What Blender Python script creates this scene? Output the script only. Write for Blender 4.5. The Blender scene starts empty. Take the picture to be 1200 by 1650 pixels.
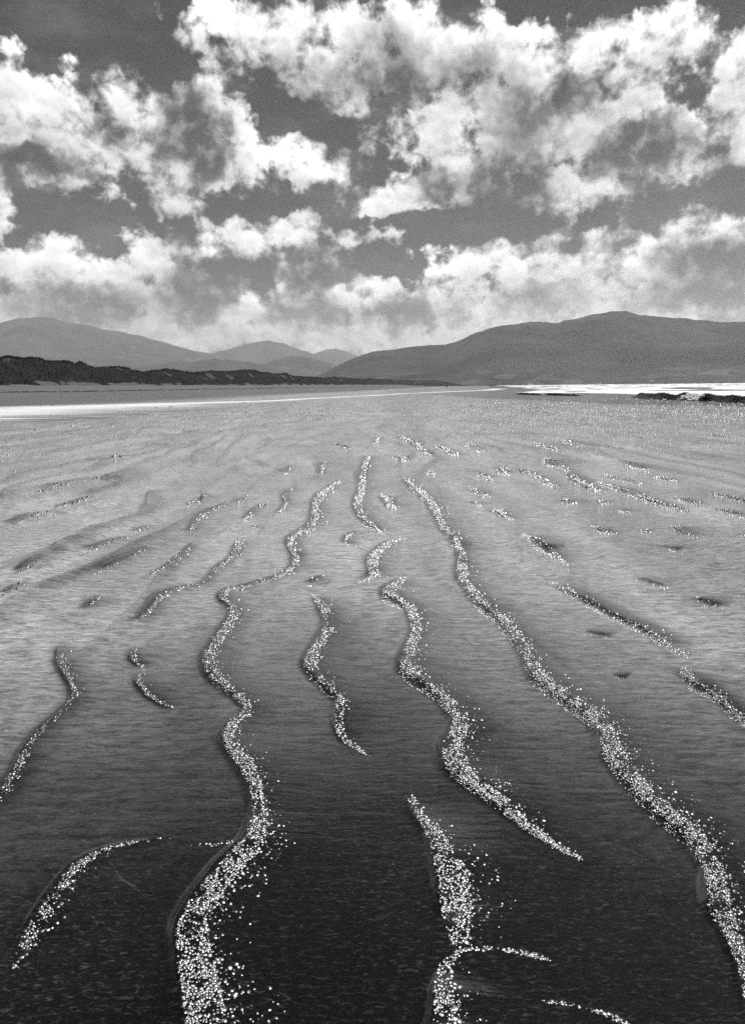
import bpy, math, random
import numpy as np
from mathutils import Matrix, Vector
R = math.radians
rng = np.random.default_rng(7)
scene = bpy.context.scene
col = scene.collection

# ------------------------------------------------------------------ camera
EYE, FPX, PITCH, ROLL = 1.55, 1246.0, R(9.25), R(0.57)      # metres, focal length for a 1200 x 1650 frame
fwd = np.array([0, math.cos(PITCH), -math.sin(PITCH)])
rt0 = np.array([1.0, 0, 0]); up0 = np.array([0, math.sin(PITCH), math.cos(PITCH)])
rt = rt0*math.cos(ROLL) - up0*math.sin(ROLL)
up = up0*math.cos(ROLL) + rt0*math.sin(ROLL)
cd = bpy.data.cameras.new('camera'); cam = bpy.data.objects.new('camera', cd); col.objects.link(cam)
cd.sensor_fit = 'VERTICAL'; cd.angle = 2*math.atan(825/FPX); cd.clip_start = 0.05; cd.clip_end = 200000
cam.matrix_world = Matrix(((rt[0], up[0], -fwd[0], 0), (rt[1], up[1], -fwd[1], 0), (rt[2], up[2], -fwd[2], EYE), (0, 0, 0, 1)))
scene.camera = cam

def ray(px, py):
    X = (np.asarray(px, float)-600)/FPX; Y = -(np.asarray(py, float)-825)/FPX
    d = fwd[None, :] + np.atleast_1d(X)[:, None]*rt[None, :] + np.atleast_1d(Y)[:, None]*up[None, :]
    return d/np.linalg.norm(d, axis=1)[:, None]
def ground_at(px, py, z=0.0):
    d = ray(px, py); k = (z-EYE)/np.minimum(d[:, 2], -1e-4)
    return d[:, 0]*k, d[:, 1]*k
def az_el(px, py):
    d = ray(px, py)
    return np.degrees(np.arctan2(d[:, 0], d[:, 1])), np.degrees(np.arcsin(d[:, 2]))

# ------------------------------------------------------------------ node helper
class NT:
    def __init__(s, tree): s.t = tree; s.n = tree.nodes; s.l = tree.links
    def new(s, kind, **kw):
        nd = s.n.new(kind)
        for k, v in kw.items(): setattr(nd, k, v)
        return nd
    def put(s, sock, v):
        if v is None: return
        if isinstance(v, bpy.types.NodeSocket): s.l.new(v, sock)
        else: sock.default_value = v
    def m(s, op, a, b=None, c=None, clamp=False):
        nd = s.new('ShaderNodeMath', operation=op, use_clamp=clamp)
        for i, v in enumerate((a, b, c)): s.put(nd.inputs[i], v)
        return nd.outputs[0]
    def v(s, op, a, b=None, scale=None):
        nd = s.new('ShaderNodeVectorMath', operation=op)
        s.put(nd.inputs[0], a); s.put(nd.inputs[1], b)
        if scale is not None: s.put(nd.inputs['Scale'], scale)
        return nd.outputs['Value'] if op in ('DOT_PRODUCT', 'LENGTH', 'DISTANCE') else nd.outputs[0]
    def noise(s, vec, scale, detail=4, rough=.5, dist=0, out=0, typ='FBM', dim='3D'):
        nd = s.new('ShaderNodeTexNoise', noise_type=typ, noise_dimensions=dim); nd.normalize = True
        s.put(nd.inputs['Vector'], vec); s.put(nd.inputs['Scale'], scale); s.put(nd.inputs['Detail'], detail)
        s.put(nd.inputs['Roughness'], rough); s.put(nd.inputs['Distortion'], dist)
        return nd.outputs[out]
    def ss(s, x, a, b, lo=0., hi=1., typ='SMOOTHSTEP'):
        nd = s.new('ShaderNodeMapRange', interpolation_type=typ)
        for i, v in enumerate((x, a, b, lo, hi)): s.put(nd.inputs[i], v)
        return nd.outputs[0]
    def mix(s, f, a, b):
        nd = s.new('ShaderNodeMix', data_type='FLOAT'); s.put(nd.inputs[0], f); s.put(nd.inputs[2], a); s.put(nd.inputs[3], b)
        return nd.outputs[0]
    def xyz(s, x, y, z):
        nd = s.new('ShaderNodeCombineXYZ'); s.put(nd.inputs[0], x); s.put(nd.inputs[1], y); s.put(nd.inputs[2], z)
        return nd.outputs[0]

# ------------------------------------------------------------------ sky, sun, exposure
SUN_EL, SUN_AZ, SUN_POWER = 66.0, 30.0, 5.0
SKY_STRENGTH = 0.021
# clouds: direction of the middle, half width and half height, all in picture-independent degrees (converted here from a 1200 x 1650 sketch)
CLOUDS = [(480,75,170,55,1),(380,50,90,42,1),(560,130,95,42,1),(640,60,130,62,1),(740,90,140,62,1),(850,110,130,62,1),(960,90,130,52,1),(1070,62,75,50,1),(1120,60,45,45,.9),
 (760,190,140,60,1),(680,230,75,42,.9),(880,200,150,70,1),(1000,205,130,80,1),(1085,230,90,62,1),(800,270,135,60,1),(700,295,75,42,1),(920,295,140,45,1),(620,322,85,32,1),
 (1185,150,48,95,1),(1195,230,40,50,.9),
 (15,190,65,95,1),(90,190,80,58,1),(110,240,95,62,1),(200,170,62,45,1),(260,210,110,72,1),(330,190,85,60,1),(330,262,125,52,1),(430,262,95,42,1),(512,275,62,40,1),(170,275,65,32,.8),
 (100,105,130,22,.42),(225,85,12,26,.45),(255,25,18,30,.5),(320,120,24,26,.5),(588,225,24,45,.7),(760,20,60,30,.6),(870,25,40,20,.5),
 (280,325,60,30,1),(10,350,32,38,1),(0,310,22,24,.9),
 (70,420,105,42,1),(120,470,165,65,1),(30,470,85,65,1),(240,420,75,50,1),(280,470,115,65,1),(350,490,65,45,1),(400,385,115,32,.95),(470,370,65,32,1),(565,377,85,18,.8),
 (500,440,68,46,1),(560,485,95,48,1),(430,505,115,42,1),(650,480,115,36,1),(672,400,50,12,.75),(430,318,60,14,.5),
 (760,432,85,26,1),(830,420,115,42,1),(900,450,155,58,1),(1000,420,115,46,1),(900,383,55,20,.9),(970,382,65,24,.9),(1100,400,95,44,1),(1155,380,95,50,1),(1170,430,65,42,1),
 (1050,470,135,48,1),(800,480,105,38,1),(1185,480,85,42,1),(850,345,80,12,.5),(600,548,460,42,1.15),(330,535,280,40,1.1),(900,505,300,36,1.1),(60,505,180,36,1.1)]
CORES = [(305,205,48,48,1),(335,255,38,34,.9),(820,297,62,36,1),(1035,238,70,36,.9),(640,128,55,22,.7),(880,165,75,26,.6),(500,440,46,34,.9),(320,475,55,45,.8),(130,500,85,32,.6),
 (1155,425,75,34,1),(1150,478,95,24,.8),(640,500,45,28,.7),(850,205,55,34,.6),(60,262,70,20,.8),(700,300,40,22,.6),(540,135,60,24,.3),(620,75,50,30,.4),(760,110,60,25,.4),(480,505,60,20,.5),(870,480,60,20,.4)]

world = bpy.data.worlds.new('World'); scene.world = world; world.use_nodes = True
wt = world.node_tree; wt.nodes.clear()

def deg_blobs(lst):
    a, e = az_el([c[0] for c in lst], [c[1] for c in lst])
    return [(float(a[i]), float(e[i]), c[2]*.0445, c[3]*.0445, c[4]) for i, c in enumerate(lst)]

def field_array(blobs, A, E):
    out = np.full(A.shape, -9.0)
    for (a, e, rx, ry, s) in blobs:
        b = s - .55*s*(((A-a)/rx)**2 + ((E-e)/ry)**2)
        h = np.clip(.25-np.abs(out-b), 0, None)/.25
        out = np.maximum(out, b) + h**3*.25/6
    return out
NA, NE = 97, 49
AZ0, AZ1, EL0, EL1 = -34.0, 34.0, 0.0, 30.0
def blob_field(N, p, blobs, groups, lo=-.8):
    """the sketch of the cloud masses over azimuth and elevation, held as a few products of curves (singular vectors)"""
    A, E = np.meshgrid(np.linspace(AZ0, AZ1, NA), np.linspace(EL0, EL1, NE))
    F = np.maximum(field_array(blobs, A, E), lo)
    mean = F.mean(); U, S, V = np.linalg.svd(F-mean, full_matrices=False)
    q = N.v('MULTIPLY', N.v('SUBTRACT', p, (AZ0, EL0, 0)), (1/(AZ1-AZ0), 1/(EL1-EL0), 0))
    sx = N.new('ShaderNodeSeparateXYZ'); N.put(sx.inputs[0], q)
    uu = N.xyz(sx.outputs[0], sx.outputs[0], sx.outputs[0]); vv = N.xyz(sx.outputs[1], sx.outputs[1], sx.outputs[1])
    def curves(inp, rows):
        nd = N.new('ShaderNodeRGBCurve'); mp = nd.mapping; mp.use_clip = False; mp.extend = 'HORIZONTAL'
        los, sc = [], []
        for c in range(3):
            r = rows[c]; l, h = float(r.min()), float(r.max()); los.append(l); sc.append(max(h-l, 1e-6))
            cv = mp.curves[c]; n = len(r)
            for i in range(n):
                x, y = i/(n-1), (float(r[i])-l)/sc[-1]
                pt = cv.points[0] if i == 0 else (cv.points[-1] if i == n-1 else cv.points.new(x, y))
                pt.location = (x, y)
        mp.update(); N.put(nd.inputs['Color'], inp)
        m_ = N.new('ShaderNodeVectorMath', operation='MULTIPLY_ADD'); N.put(m_.inputs[0], nd.outputs[0]); m_.inputs[1].default_value = sc; m_.inputs[2].default_value = los
        return m_.outputs[0]
    out = mean
    for g in range(groups):
        k = slice(3*g, 3*g+3)
        d = N.v('DOT_PRODUCT', curves(uu, V[k]*np.sqrt(S[k])[:, None]), curves(vv, U[:, k].T*np.sqrt(S[k])[:, None]))
        out = N.m('ADD', out, d)
    return out

def cloud_group():
    g = bpy.data.node_groups.new('cloud_density', 'ShaderNodeTree')
    g.interface.new_socket('p', in_out='INPUT', socket_type='NodeSocketVector')
    for nm in ('d', 'base'): g.interface.new_socket(nm, in_out='OUTPUT', socket_type='NodeSocketFloat')
    N = NT(g); gi = N.new('NodeGroupInput'); go = N.new('NodeGroupOutput'); p = gi.outputs[0]
    # uneven wandering of the outline
    w1 = N.v('SUBTRACT', N.noise(p, .22, 2, .55, out=1, dim='2D'), (.5, .5, .5))
    w2 = N.v('SUBTRACT', N.noise(p, .9, 2, .6, out=1, dim='2D'), (.5, .5, .5))
    pw = N.v('ADD', p, N.v('ADD', N.v('SCALE', w1, scale=1.6), N.v('SCALE', w2, scale=.9)))
    fld = blob_field(N, pw, deg_blobs(CLOUDS), 5)
    # beyond the sketched part cloud is kept sparse, so near sand reflects dark sky
    sx = N.new('ShaderNodeSeparateXYZ'); N.put(sx.inputs[0], p)
    free = N.m('MULTIPLY_ADD', N.noise(p, .075, 2, .5, dim='2D'), 3.6, -2.2)
    out_az = N.ss(N.m('ABSOLUTE', sx.outputs[0]), 26., 33.)
    out_el = N.ss(sx.outputs[1], 24.5, 30.)
    k = N.m('MAXIMUM', out_az, out_el)
    fld = N.mix(k, N.m('MAXIMUM', fld, -.8), N.m('MINIMUM', free, 1.))
    f1 = N.noise(N.v('MULTIPLY', p, (1, 1.15, 1)), .5, 8, .58, 0., dim='2D')
    bil = N.new('ShaderNodeTexVoronoi', feature='SMOOTH_F1', voronoi_dimensions='2D'); bil.normalize = False
    N.put(bil.inputs['Vector'], N.v('ADD', p, N.v('SCALE', w2, scale=1.3))); bil.inputs['Scale'].default_value = .55
    bil.inputs['Detail'].default_value = 3; bil.inputs['Roughness'].default_value = .5; bil.inputs['Smoothness'].default_value = .6
    b = N.m('MULTIPLY_ADD', bil.outputs['Distance'], -1., .55)
    nz = N.m('ADD', N.m('MULTIPLY', N.m('SUBTRACT', f1, .5), 1.95), N.m('MULTIPLY', b, .6))
    N.l.new(N.m('ADD', N.m('MULTIPLY_ADD', fld, 1.55, -.80), nz), go.inputs[0])
    N.l.new(fld, go.inputs[1])
    return g

W = NT(wt)
geo = W.new('ShaderNodeTexCoord'); dirv = W.v('NORMALIZE', geo.outputs['Generated'])
sp = W.new('ShaderNodeSeparateXYZ'); W.put(sp.inputs[0], dirv)
az = W.m('MULTIPLY', W.m('ARCTAN2', sp.outputs[0], sp.outputs[1]), 57.29578)
el = W.m('MULTIPLY', W.m('ARCSINE', sp.outputs[2]), 57.29578)
P = W.xyz(az, W.m('ABSOLUTE', el), 0.)
CG = cloud_group()
def dens(p):
    nd = W.new('ShaderNodeGroup'); nd.node_tree = CG; W.put(nd.inputs[0], p); return nd.outputs[0]
D0 = dens(P); D1 = dens(W.v('ADD', P, (.6, 2.3, 0))); D2 = dens(W.v('ADD', P, (.10, .34, 0)))
cover = W.ss(D0, -.18, W.ss(W.noise(P, .16, 3, .6, dim='2D'), .35, .65, .34, .85))
thick = W.m('MAXIMUM', D0, 0.)
wob = W.v('SUBTRACT', W.noise(P, .5, 3, .55, out=1, dim='2D'), (.5, .5, .5))
core = blob_field(W, W.v('ADD', P, W.v('SCALE', wob, scale=3.0)), deg_blobs(CORES), 4, -.4)
core = W.m('MULTIPLY', W.ss(core, -.25, .85), W.ss(W.noise(P, .8, 4, .55, dim='2D'), .25, .55, .6, 1.))
# density falls off towards the sun: a lit crest; rises: a shaded base (large folds and small ones)
lit = W.m('ADD', W.ss(W.m('SUBTRACT', D0, D1), -1.4, 1.4, -.34, .34, 'LINEAR'), W.ss(W.m('SUBTRACT', D0, D2), -.7, .7, -.19, .19, 'LINEAR'))
body = W.ss(thick, .15, 1.5, .86, .54)
cl = W.m('ADD', body, lit)
cl = W.m('MULTIPLY', W.m('MAXIMUM', cl, .12), W.m('MULTIPLY_ADD', core, -.90, 1.0))
cl = W.m('POWER', cl, 1.25)
CLOUD_GAIN = 1.04
cl = W.m('MULTIPLY', cl, CLOUD_GAIN)
sky = W.new('ShaderNodeTexSky', sky_type='NISHITA'); sky.sun_disc = False
sky.sun_elevation = R(SUN_EL); sky.sun_rotation = R(SUN_AZ); sky.altitude = 0; sky.air_density = 1.0; sky.dust_density = .6; sky.ozone_density = 2.0
sepc = W.new('ShaderNodeSeparateColor'); W.put(sepc.inputs[0], sky.outputs[0])
# black-and-white film behind a red filter
bw = W.m('MULTIPLY', W.m('ADD', W.m('MULTIPLY', sepc.outputs[0], .8), W.m('MULTIPLY', sepc.outputs[1], .2)), SKY_STRENGTH)
bw = W.m('MULTIPLY', W.m('POWER', W.m('MULTIPLY', bw, 5.), 1.7), .2)       # contrast of the film
thin = W.m('MULTIPLY', W.ss(W.noise(W.v('MULTIPLY', P, (.5, 1.4, 1)), .25, 4, .6, dim='2D'), .42, .8), .07)
final = W.mix(cover, W.m('ADD', bw, thin), cl)
bg = W.new('ShaderNodeBackground'); W.put(bg.inputs[0], W.xyz(final, final, final)); bg.inputs[1].default_value = 1.0
wo = W.new('ShaderNodeOutputWorld'); W.l.new(bg.outputs[0], wo.inputs[0])
world.cycles.sampling_method = 'MANUAL'; world.cycles.sample_map_resolution = 512

sd = bpy.data.lights.new('sun', 'SUN'); so = bpy.data.objects.new('sun', sd); col.objects.link(so)
sd.energy = SUN_POWER; sd.angle = R(.53); sd.color = (1, 1, 1)
sv = Vector((math.sin(R(SUN_AZ))*math.cos(R(SUN_EL)), math.cos(R(SUN_AZ))*math.cos(R(SUN_EL)), math.sin(R(SUN_EL))))
so.rotation_euler = sv.to_track_quat('Z', 'Y').to_euler()
vs = scene.view_settings; vs.view_transform = 'Standard'; vs.look = 'None'; vs.exposure = 0.0; vs.gamma = 1; vs.use_curve_mapping = False
cy = scene.cycles; cy.max_bounces = 6; cy.diffuse_bounces = 2; cy.glossy_bounces = 3; cy.volume_bounces = 1; cy.transparent_max_bounces = 4
cy.use_denoising = False; cy.use_adaptive_sampling = True; cy.adaptive_threshold = .025; cy.adaptive_min_samples = 24; cy.sample_clamp_indirect = 4; cy.caustics_reflective = False; cy.caustics_refractive = False

#BUILD
# ------------------------------------------------------------------ mesh helpers
def tag(o, label=None, cat=None, group=None, kind=None):
    for k, v in (('label', label), ('category', cat), ('group', group), ('kind', kind)):
        if v: o[k] = v
    return o
def mesh_obj(name, verts, faces, mat, parent=None, smooth=True, attrs=None):
    me = bpy.data.meshes.new(name)
    verts = np.asarray(verts, np.float32); faces = np.asarray(faces, np.int32)
    nf, k = faces.shape
    me.vertices.add(len(verts)); me.vertices.foreach_set('co', verts.ravel())
    me.loops.add(nf*k); me.loops.foreach_set('vertex_index', faces.ravel())
    me.polygons.add(nf); me.polygons.foreach_set('loop_start', np.arange(0, nf*k, k, dtype=np.int32))
    me.polygons.foreach_set('loop_total', np.full(nf, k, np.int32))
    me.update(calc_edges=True)
    me.polygons.foreach_set('use_smooth', np.full(nf, smooth))
    for an, av in (attrs or {}).items():
        at = me.attributes.new(an, 'FLOAT', 'POINT'); at.data.foreach_set('value', np.asarray(av, np.float32).ravel())
    me.materials.append(mat); me.validate()
    o = bpy.data.objects.new(name, me); col.objects.link(o)
    if parent: o.parent = parent
    return o
def grid_faces(nr, nc, wrap=False):
    i, j = np.meshgrid(np.arange(nr-1), np.arange(nc if wrap else nc-1), indexing='ij')
    j2 = (j+1) % nc
    return np.stack([i*nc+j, i*nc+j2, (i+1)*nc+j2, (i+1)*nc+j], -1).reshape(-1, 4)
def _hash(ix, iy, seed):
    h = (ix.astype(np.int64)*374761393 + iy.astype(np.int64)*668265263 + seed*974634777) & 0xffffffff
    h = ((h ^ (h >> 13))*1274126177) & 0xffffffff
    return ((h ^ (h >> 16)) & 0xffffff)/float(0xffffff)
def vnoise(x, y, seed=0):
    xi = np.floor(x); yi = np.floor(y); fx = x-xi; fy = y-yi
    fx = fx*fx*fx*(fx*(fx*6-15)+10); fy = fy*fy*fy*(fy*(fy*6-15)+10)
    a = _hash(xi, yi, seed); b = _hash(xi+1, yi, seed); c = _hash(xi, yi+1, seed); d = _hash(xi+1, yi+1, seed)
    return (a+(b-a)*fx)*(1-fy) + (c+(d-c)*fx)*fy
def fbm(x, y, octs=4, seed=0, gain=.5):
    s = 0; a = 1; n = 0
    for o in range(octs):
        s = s + a*vnoise(x*2**o+o*17.3, y*2**o-o*9.1, seed+o); n += a; a *= gain
    return s/n
def sstep(x, a, b):
    t = np.clip((x-a)/(b-a), 0, 1); return t*t*(3-2*t)
def material(name):
    m = bpy.data.materials.new(name); m.use_nodes = True; m.node_tree.nodes.clear()
    N = NT(m.node_tree); out = N.new('ShaderNodeOutputMaterial'); b = N.new('ShaderNodeBsdfPrincipled'); N.l.new(b.outputs[0], out.inputs[0])
    return m, N, b, out
def grey(N, v):
    return N.xyz(v, v, v) if isinstance(v, bpy.types.NodeSocket) else (v, v, v, 1)
def attr(N, name):
    nd = N.new('ShaderNodeAttribute', attribute_name=name); return nd.outputs['Fac']
def pos(N): return N.new('ShaderNodeNewGeometry').outputs['Position']
def plain(name, v, rough=.8, spec=.3, var=0., scale=5.):
    m, N, b, out = material(name)
    c = v
    if var: c = N.m('MULTIPLY', N.noise(pos(N), scale, 4, .6), v*2*var); c = N.m('ADD', c, v*(1-var))
    N.put(b.inputs['Base Color'], grey(N, c)); b.inputs['Roughness'].default_value = rough; b.inputs['Specular IOR Level'].default_value = spec
    return m

# ------------------------------------------------------------------ lie of the land
BD = R(7.8)                                            # the beach runs off towards this bearing
def across(x, y): return x*math.cos(BD) - y*math.sin(BD)
SH_Y = [0, 25, 40, 60, 100, 154, 227, 400, 800, 3000, 40000]
SH_X = [80, 60, 34, 18, 12, 9, 33, 60, 118, 448, 6000]
def shore(y): return np.interp(y, SH_Y, SH_X)
RIDGES = [  # traced crest lines: (points x, y, width of the glittering strip)
 [(300,1720,100),(300,1650,105),(288,1560,95),(282,1500,80),(300,1460,70),(345,1400,66),(395,1350,55),(410,1310,32),(400,1260,34),(380,1225,40),(355,1195,34),(360,1170,28),(400,1140,14),(370,1120,26),(335,1090,34),(323,1065,32),(335,1040,24),(365,1000,24),(378,980,16),(350,965,14),(352,952,18),(400,942,10),(450,928,10),(475,910,12),(470,890,16),(455,875,14),(470,862,12),(495,850,14),(505,830,16),(500,805,12),(520,790,10),(545,775,6)],
 [(690,1720,70),(698,1650,60),(700,1590,48),(708,1552,26)],
 [(724,1522,44),(719,1500,60),(713,1475,74),(702,1400,80),(690,1350,46),(668,1312,24),(655,1282,12)],
 [(712,1552,26),(735,1530,20),(800,1530,14),(835,1536,14),(885,1548,6)],
 [(870,1613,8),(925,1622,10),(975,1636,16),(1040,1670,10)],
 [(590,1218,6),(545,1190,18),(535,1160,18),(545,1130,20),(510,1100,30),(485,1075,34),(500,1045,26),(525,1010,26),(515,980,22),(500,958,18)],
 [(935,1385,6),(890,1365,18),(850,1340,30),(800,1300,42),(770,1275,46),(720,1240,55),(708,1200,50),(735,1165,40),(720,1140,40),(690,1115,34),(650,1090,44),(638,1065,46),(655,1040,22),(665,1010,24),(655,980,24),(615,965,40),(612,955,38),(640,935,16),(655,930,8)],
 [(1215,1720,20),(1200,1610,22),(1190,1560,26),(1170,1510,40),(1140,1460,60),(1135,1400,50),(1110,1355,50),(1050,1310,62),(1000,1255,55),(970,1210,55),(965,1180,46),(935,1150,60),(890,1120,50),(850,1090,48),(845,1070,34),(830,1040,34),(800,1000,34),(760,970,32),(750,950,26),(735,935,28),(733,920,28),(740,900,18),(730,870,16),(710,855,14),(700,830,18),(690,810,18),(665,790,12),(650,772,8)],
 [(1220,1190,30),(1200,1172,28),(1175,1150,26),(1150,1125,16),(1110,1105,30),(1090,1085,28),(1100,1075,8)],
 [(1105,1058,8),(1085,1055,30),(1040,1020,24),(985,995,18),(930,965,20),(880,938,14)],
 [(910,912,10),(870,880,14),(835,862,12)],
 [(-30,1330,10),(0,1275,14),(20,1240,14),(50,1185,14),(90,1150,12),(120,1125,12),(110,1095,10),(90,1065,14),(92,1040,14),(110,1030,4)],
 [(285,1145,2),(240,1125,10),(215,1095,14),(230,1078,6)],[(230,1076,4),(205,1060,10),(215,1045,10),(222,1040,2)],
 [(200,1010,2),(235,990,8),(245,965,14),(290,945,6),(325,942,6),(345,915,12),(375,895,12),(382,870,14)],
 [(18,1560,10),(30,1530,30),(45,1490,34),(80,1440,30),(120,1390,26),(170,1366,12),(240,1352,2),(300,1350,1)],
 [(305,1366,3),(340,1361,7),(380,1357,3)],
 [(575,940,4),(600,925,26),(585,905,30),(610,880,14),(640,868,8)],
 [(615,862,8),(580,840,18),(565,810,14),(580,790,12),(578,765,12),(590,735,8)],
 [(585,882,1),(550,880,4),(555,862,6),(585,855,1)],
 [(235,930,8),(285,900,8),(310,878,4)],[(145,925,6),(190,905,4),(245,880,3)],[(300,860,4),(320,830,8),(360,812,5),(400,800,3)],
 [(390,840,8),(400,825,5),(430,810,3)],[(405,850,6),(415,848,3)],[(440,830,4),(465,812,5),(450,797,4),(470,785,3)],
 [(5,847,4),(45,832,5),(90,826,3)],[(88,818,4),(120,808,5),(152,799,3)],[(130,892,3),(175,873,4),(212,864,3)],[(214,858,3),(238,849,4)],[(300,815,4),(332,799,4)],[(20,925,3),(48,908,5),(72,900,3)],[(0,960,4),(18,948,6),(50,938,3)],[(60,790,3),(120,775,4),(170,768,2)],[(140,745,3),(200,735,3)],[(1020,935,3),(1075,948,4)],[(940,1020,4),(985,1030,3)],[(985,1090,3),(1010,1096,3)],[(1060,880,3),(1100,890,3)],
 [(490,945,8),(505,935,14),(520,928,4)],[(130,985,4),(150,965,8),(165,960,3)],
 [(640,702,8),(665,715,12),(690,735,8)],[(700,718,8),(735,735,8)],[(745,715,8),(775,728,8)],[(830,758,10),(860,768,12),(890,786,12)],
 [(870,740,8),(905,755,12),(920,775,18),(962,793,12)],[(955,778,12),(1000,790,14),(1040,808,14),(1100,825,12)],[(965,765,6),(1032,780,8)],
 [(1050,770,8),(1085,775,8)],[(1140,795,8),(1200,808,12),(1240,815,12)],[(950,850,16),(985,862,12)],[(1078,848,24),(1110,868,14)],[(1112,964,18),(1156,980,14)],
 [(1085,803,8),(1130,815,10)],[(1150,820,8),(1192,832,10)],[(898,806,12),(922,812,12)],[(790,820,12),(820,838,12)],[(610,798,16),(628,820,16)],
 [(755,788,10),(778,800,8)],[(630,735,12),(650,742,12)],[(760,762,6),(790,772,8)],[(800,757,10),(812,764,12)],[(680,760,6),(700,764,6)],
 [(1000,745,6),(1040,758,8)],[(900,710,6),(935,720,6)],[(860,715,4),(900,728,5)],[(755,808,8),(770,814,8)],[(955,808,8),(975,812,8)],[(990,822,6),(1016,826,6)],[(1030,855,5),(1046,858,5)],
 [(1190,860,8),(1215,870,10)],[(800,755,8),(820,760,6)],[(1140,700,4),(1165,705,4)],[(520,745,5),(515,765,6)],[(470,750,4),(455,765,5)],[(540,715,4),(565,725,5)],[(610,705,5),(600,715,5)],
]
def densify(r, step=9.0):
    r = np.array(r, float); out = []
    for a, b in zip(r[:-1], r[1:]):
        n = max(2, int(np.hypot(*(b-a)[:2])/step)); out += [a+(b-a)*k/n for k in range(n)]
    out.append(r[-1]); out = np.array(out)
    for _ in range(2):                                  # round the corners
        if len(out) > 4: out[1:-1] = (out[:-2]+2*out[1:-1]+out[2:])/4
    return out
RID = []; RIDGES_FLAT = set()
for r in RIDGES:
    d = densify(r); d[:, 2] *= np.interp(d[:, 2], [8, 30], [1., .80]); gx, gy = ground_at(d[:, 0], d[:, 1])
    if gy[0] > gy[-1]: d = d[::-1]; gx = gx[::-1]; gy = gy[::-1]
    wid = d[:, 2]/FPX*np.hypot(gx, gy)                  # strip width in metres
    RID.append((d, gx, gy, wid))
    if gy[-1] < 3.4 and np.ptp(gx) > np.ptp(gy)*1.2: RIDGES_FLAT.add(id(d))      # little spurs: strewn glint domes, no crest of their own

def ridge_field(x, y):
    """height of the traced sand ridges and the mask for shade painted beside the crests"""
    h = np.zeros_like(x); near = np.zeros_like(x)
    for d, gx, gy, wid in RID:
        pad = .7
        sel = np.where((x > gx.min()-pad) & (x < gx.max()+pad) & (y > gy.min()-pad) & (y < gy.max()+pad))[0]
        if not len(sel): continue
        X, Y = x[sel], y[sel]
        X = X+.016*(fbm(X*9, Y*5, 3, 111)-.5)+.014*(fbm(X*3, Y*2, 2, 113)-.5); Y = Y+.016*(fbm(X*7, Y*6, 2, 115)-.5)
        best = np.full(len(sel), 1e9); sd = np.zeros(len(sel)); ww = np.zeros(len(sel)); al = np.zeros(len(sel)); par = np.zeros(len(sel)); arc = np.concatenate([[0], np.cumsum(np.hypot(np.diff(gx), np.diff(gy)))])
        n = len(gx)-1
        for k in range(n):
            ax, ay, bx, by = gx[k], gy[k], gx[k+1], gy[k+1]
            ux, uy = bx-ax, by-ay; L2 = ux*ux+uy*uy+1e-12
            t = np.clip(((X-ax)*ux+(Y-ay)*uy)/L2, 0, 1)
            dx, dy = X-(ax+t*ux), Y-(ay+t*uy); q = dx*dx+dy*dy
            c = q < best
            best[c] = q[c]; al[c] = arc[k]+t[c]*(arc[k+1]-arc[k]); sg = np.sign(dx[c]*uy-dy[c]*ux)     # positive: right of the line
            sd[c] = sg*np.sqrt(q[c]); ww[c] = wid[k]+(wid[k+1]-wid[k])*t[c]; par[c] = (k+t[c])/n
        rr0 = np.hypot(X, Y); A = .006+.024*sstep(ww, .0, .12)
        if id(d) in RIDGES_FLAT: continue
        fl = min(.6, .4*arc[-1]); endf = sstep(al, 0, fl)*sstep(arc[-1]-al, 0, fl)
        lw = .006+.55*A
        prof = np.where(sd < 0, np.exp(-(sd/lw)**2), np.exp(-(np.maximum(sd-.3*ww, 0)/(.10+.8*ww))**1.4))
        v = A*endf*prof
        h[sel] = np.maximum(h[sel], v) + .35*np.minimum(h[sel], v)
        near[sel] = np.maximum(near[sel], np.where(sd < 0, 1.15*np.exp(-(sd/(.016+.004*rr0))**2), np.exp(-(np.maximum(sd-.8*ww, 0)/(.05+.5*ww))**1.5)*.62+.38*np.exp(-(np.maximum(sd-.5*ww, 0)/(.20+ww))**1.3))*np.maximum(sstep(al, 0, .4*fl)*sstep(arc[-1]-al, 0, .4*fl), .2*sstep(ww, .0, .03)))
    return h, near
def ripple_field(x, y):
    """the untraced ripples further off: long uneven crests about .8 m apart"""
    r = np.hypot(x, y); azd = np.degrees(np.arctan2(x, y))
    wx = (fbm(x*.35, y*.10, 3, 3)-.5)*2.6 + (fbm(x*1.1, y*.42, 2, 8)-.5)*.7
    fan = x*(1.0) + wx + .06*(y-10)
    ph = (fan/.85) % 1.0
    saw = np.where(ph < .07, ph/.07, np.exp(-((ph-.07)/.30)**1.3))
    brk = sstep(fbm(x*.9, y*.30, 3, 21), .42, .62)
    traced = sstep(azd, -17, -9)*(1-sstep(r, 9, 16)) 
    traced = np.maximum(traced, 1-sstep(r, 4.5, 7))*(1-sstep(np.abs(azd), 28, 34))
    amp = (.034+.030*sstep(-azd, -2, 14))*brk*(1-.9*traced)*(1-sstep(r, 90, 220))
    return amp*saw, brk*(1-.9*traced)*np.exp(-((ph-.16)/.16)**2)
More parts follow.
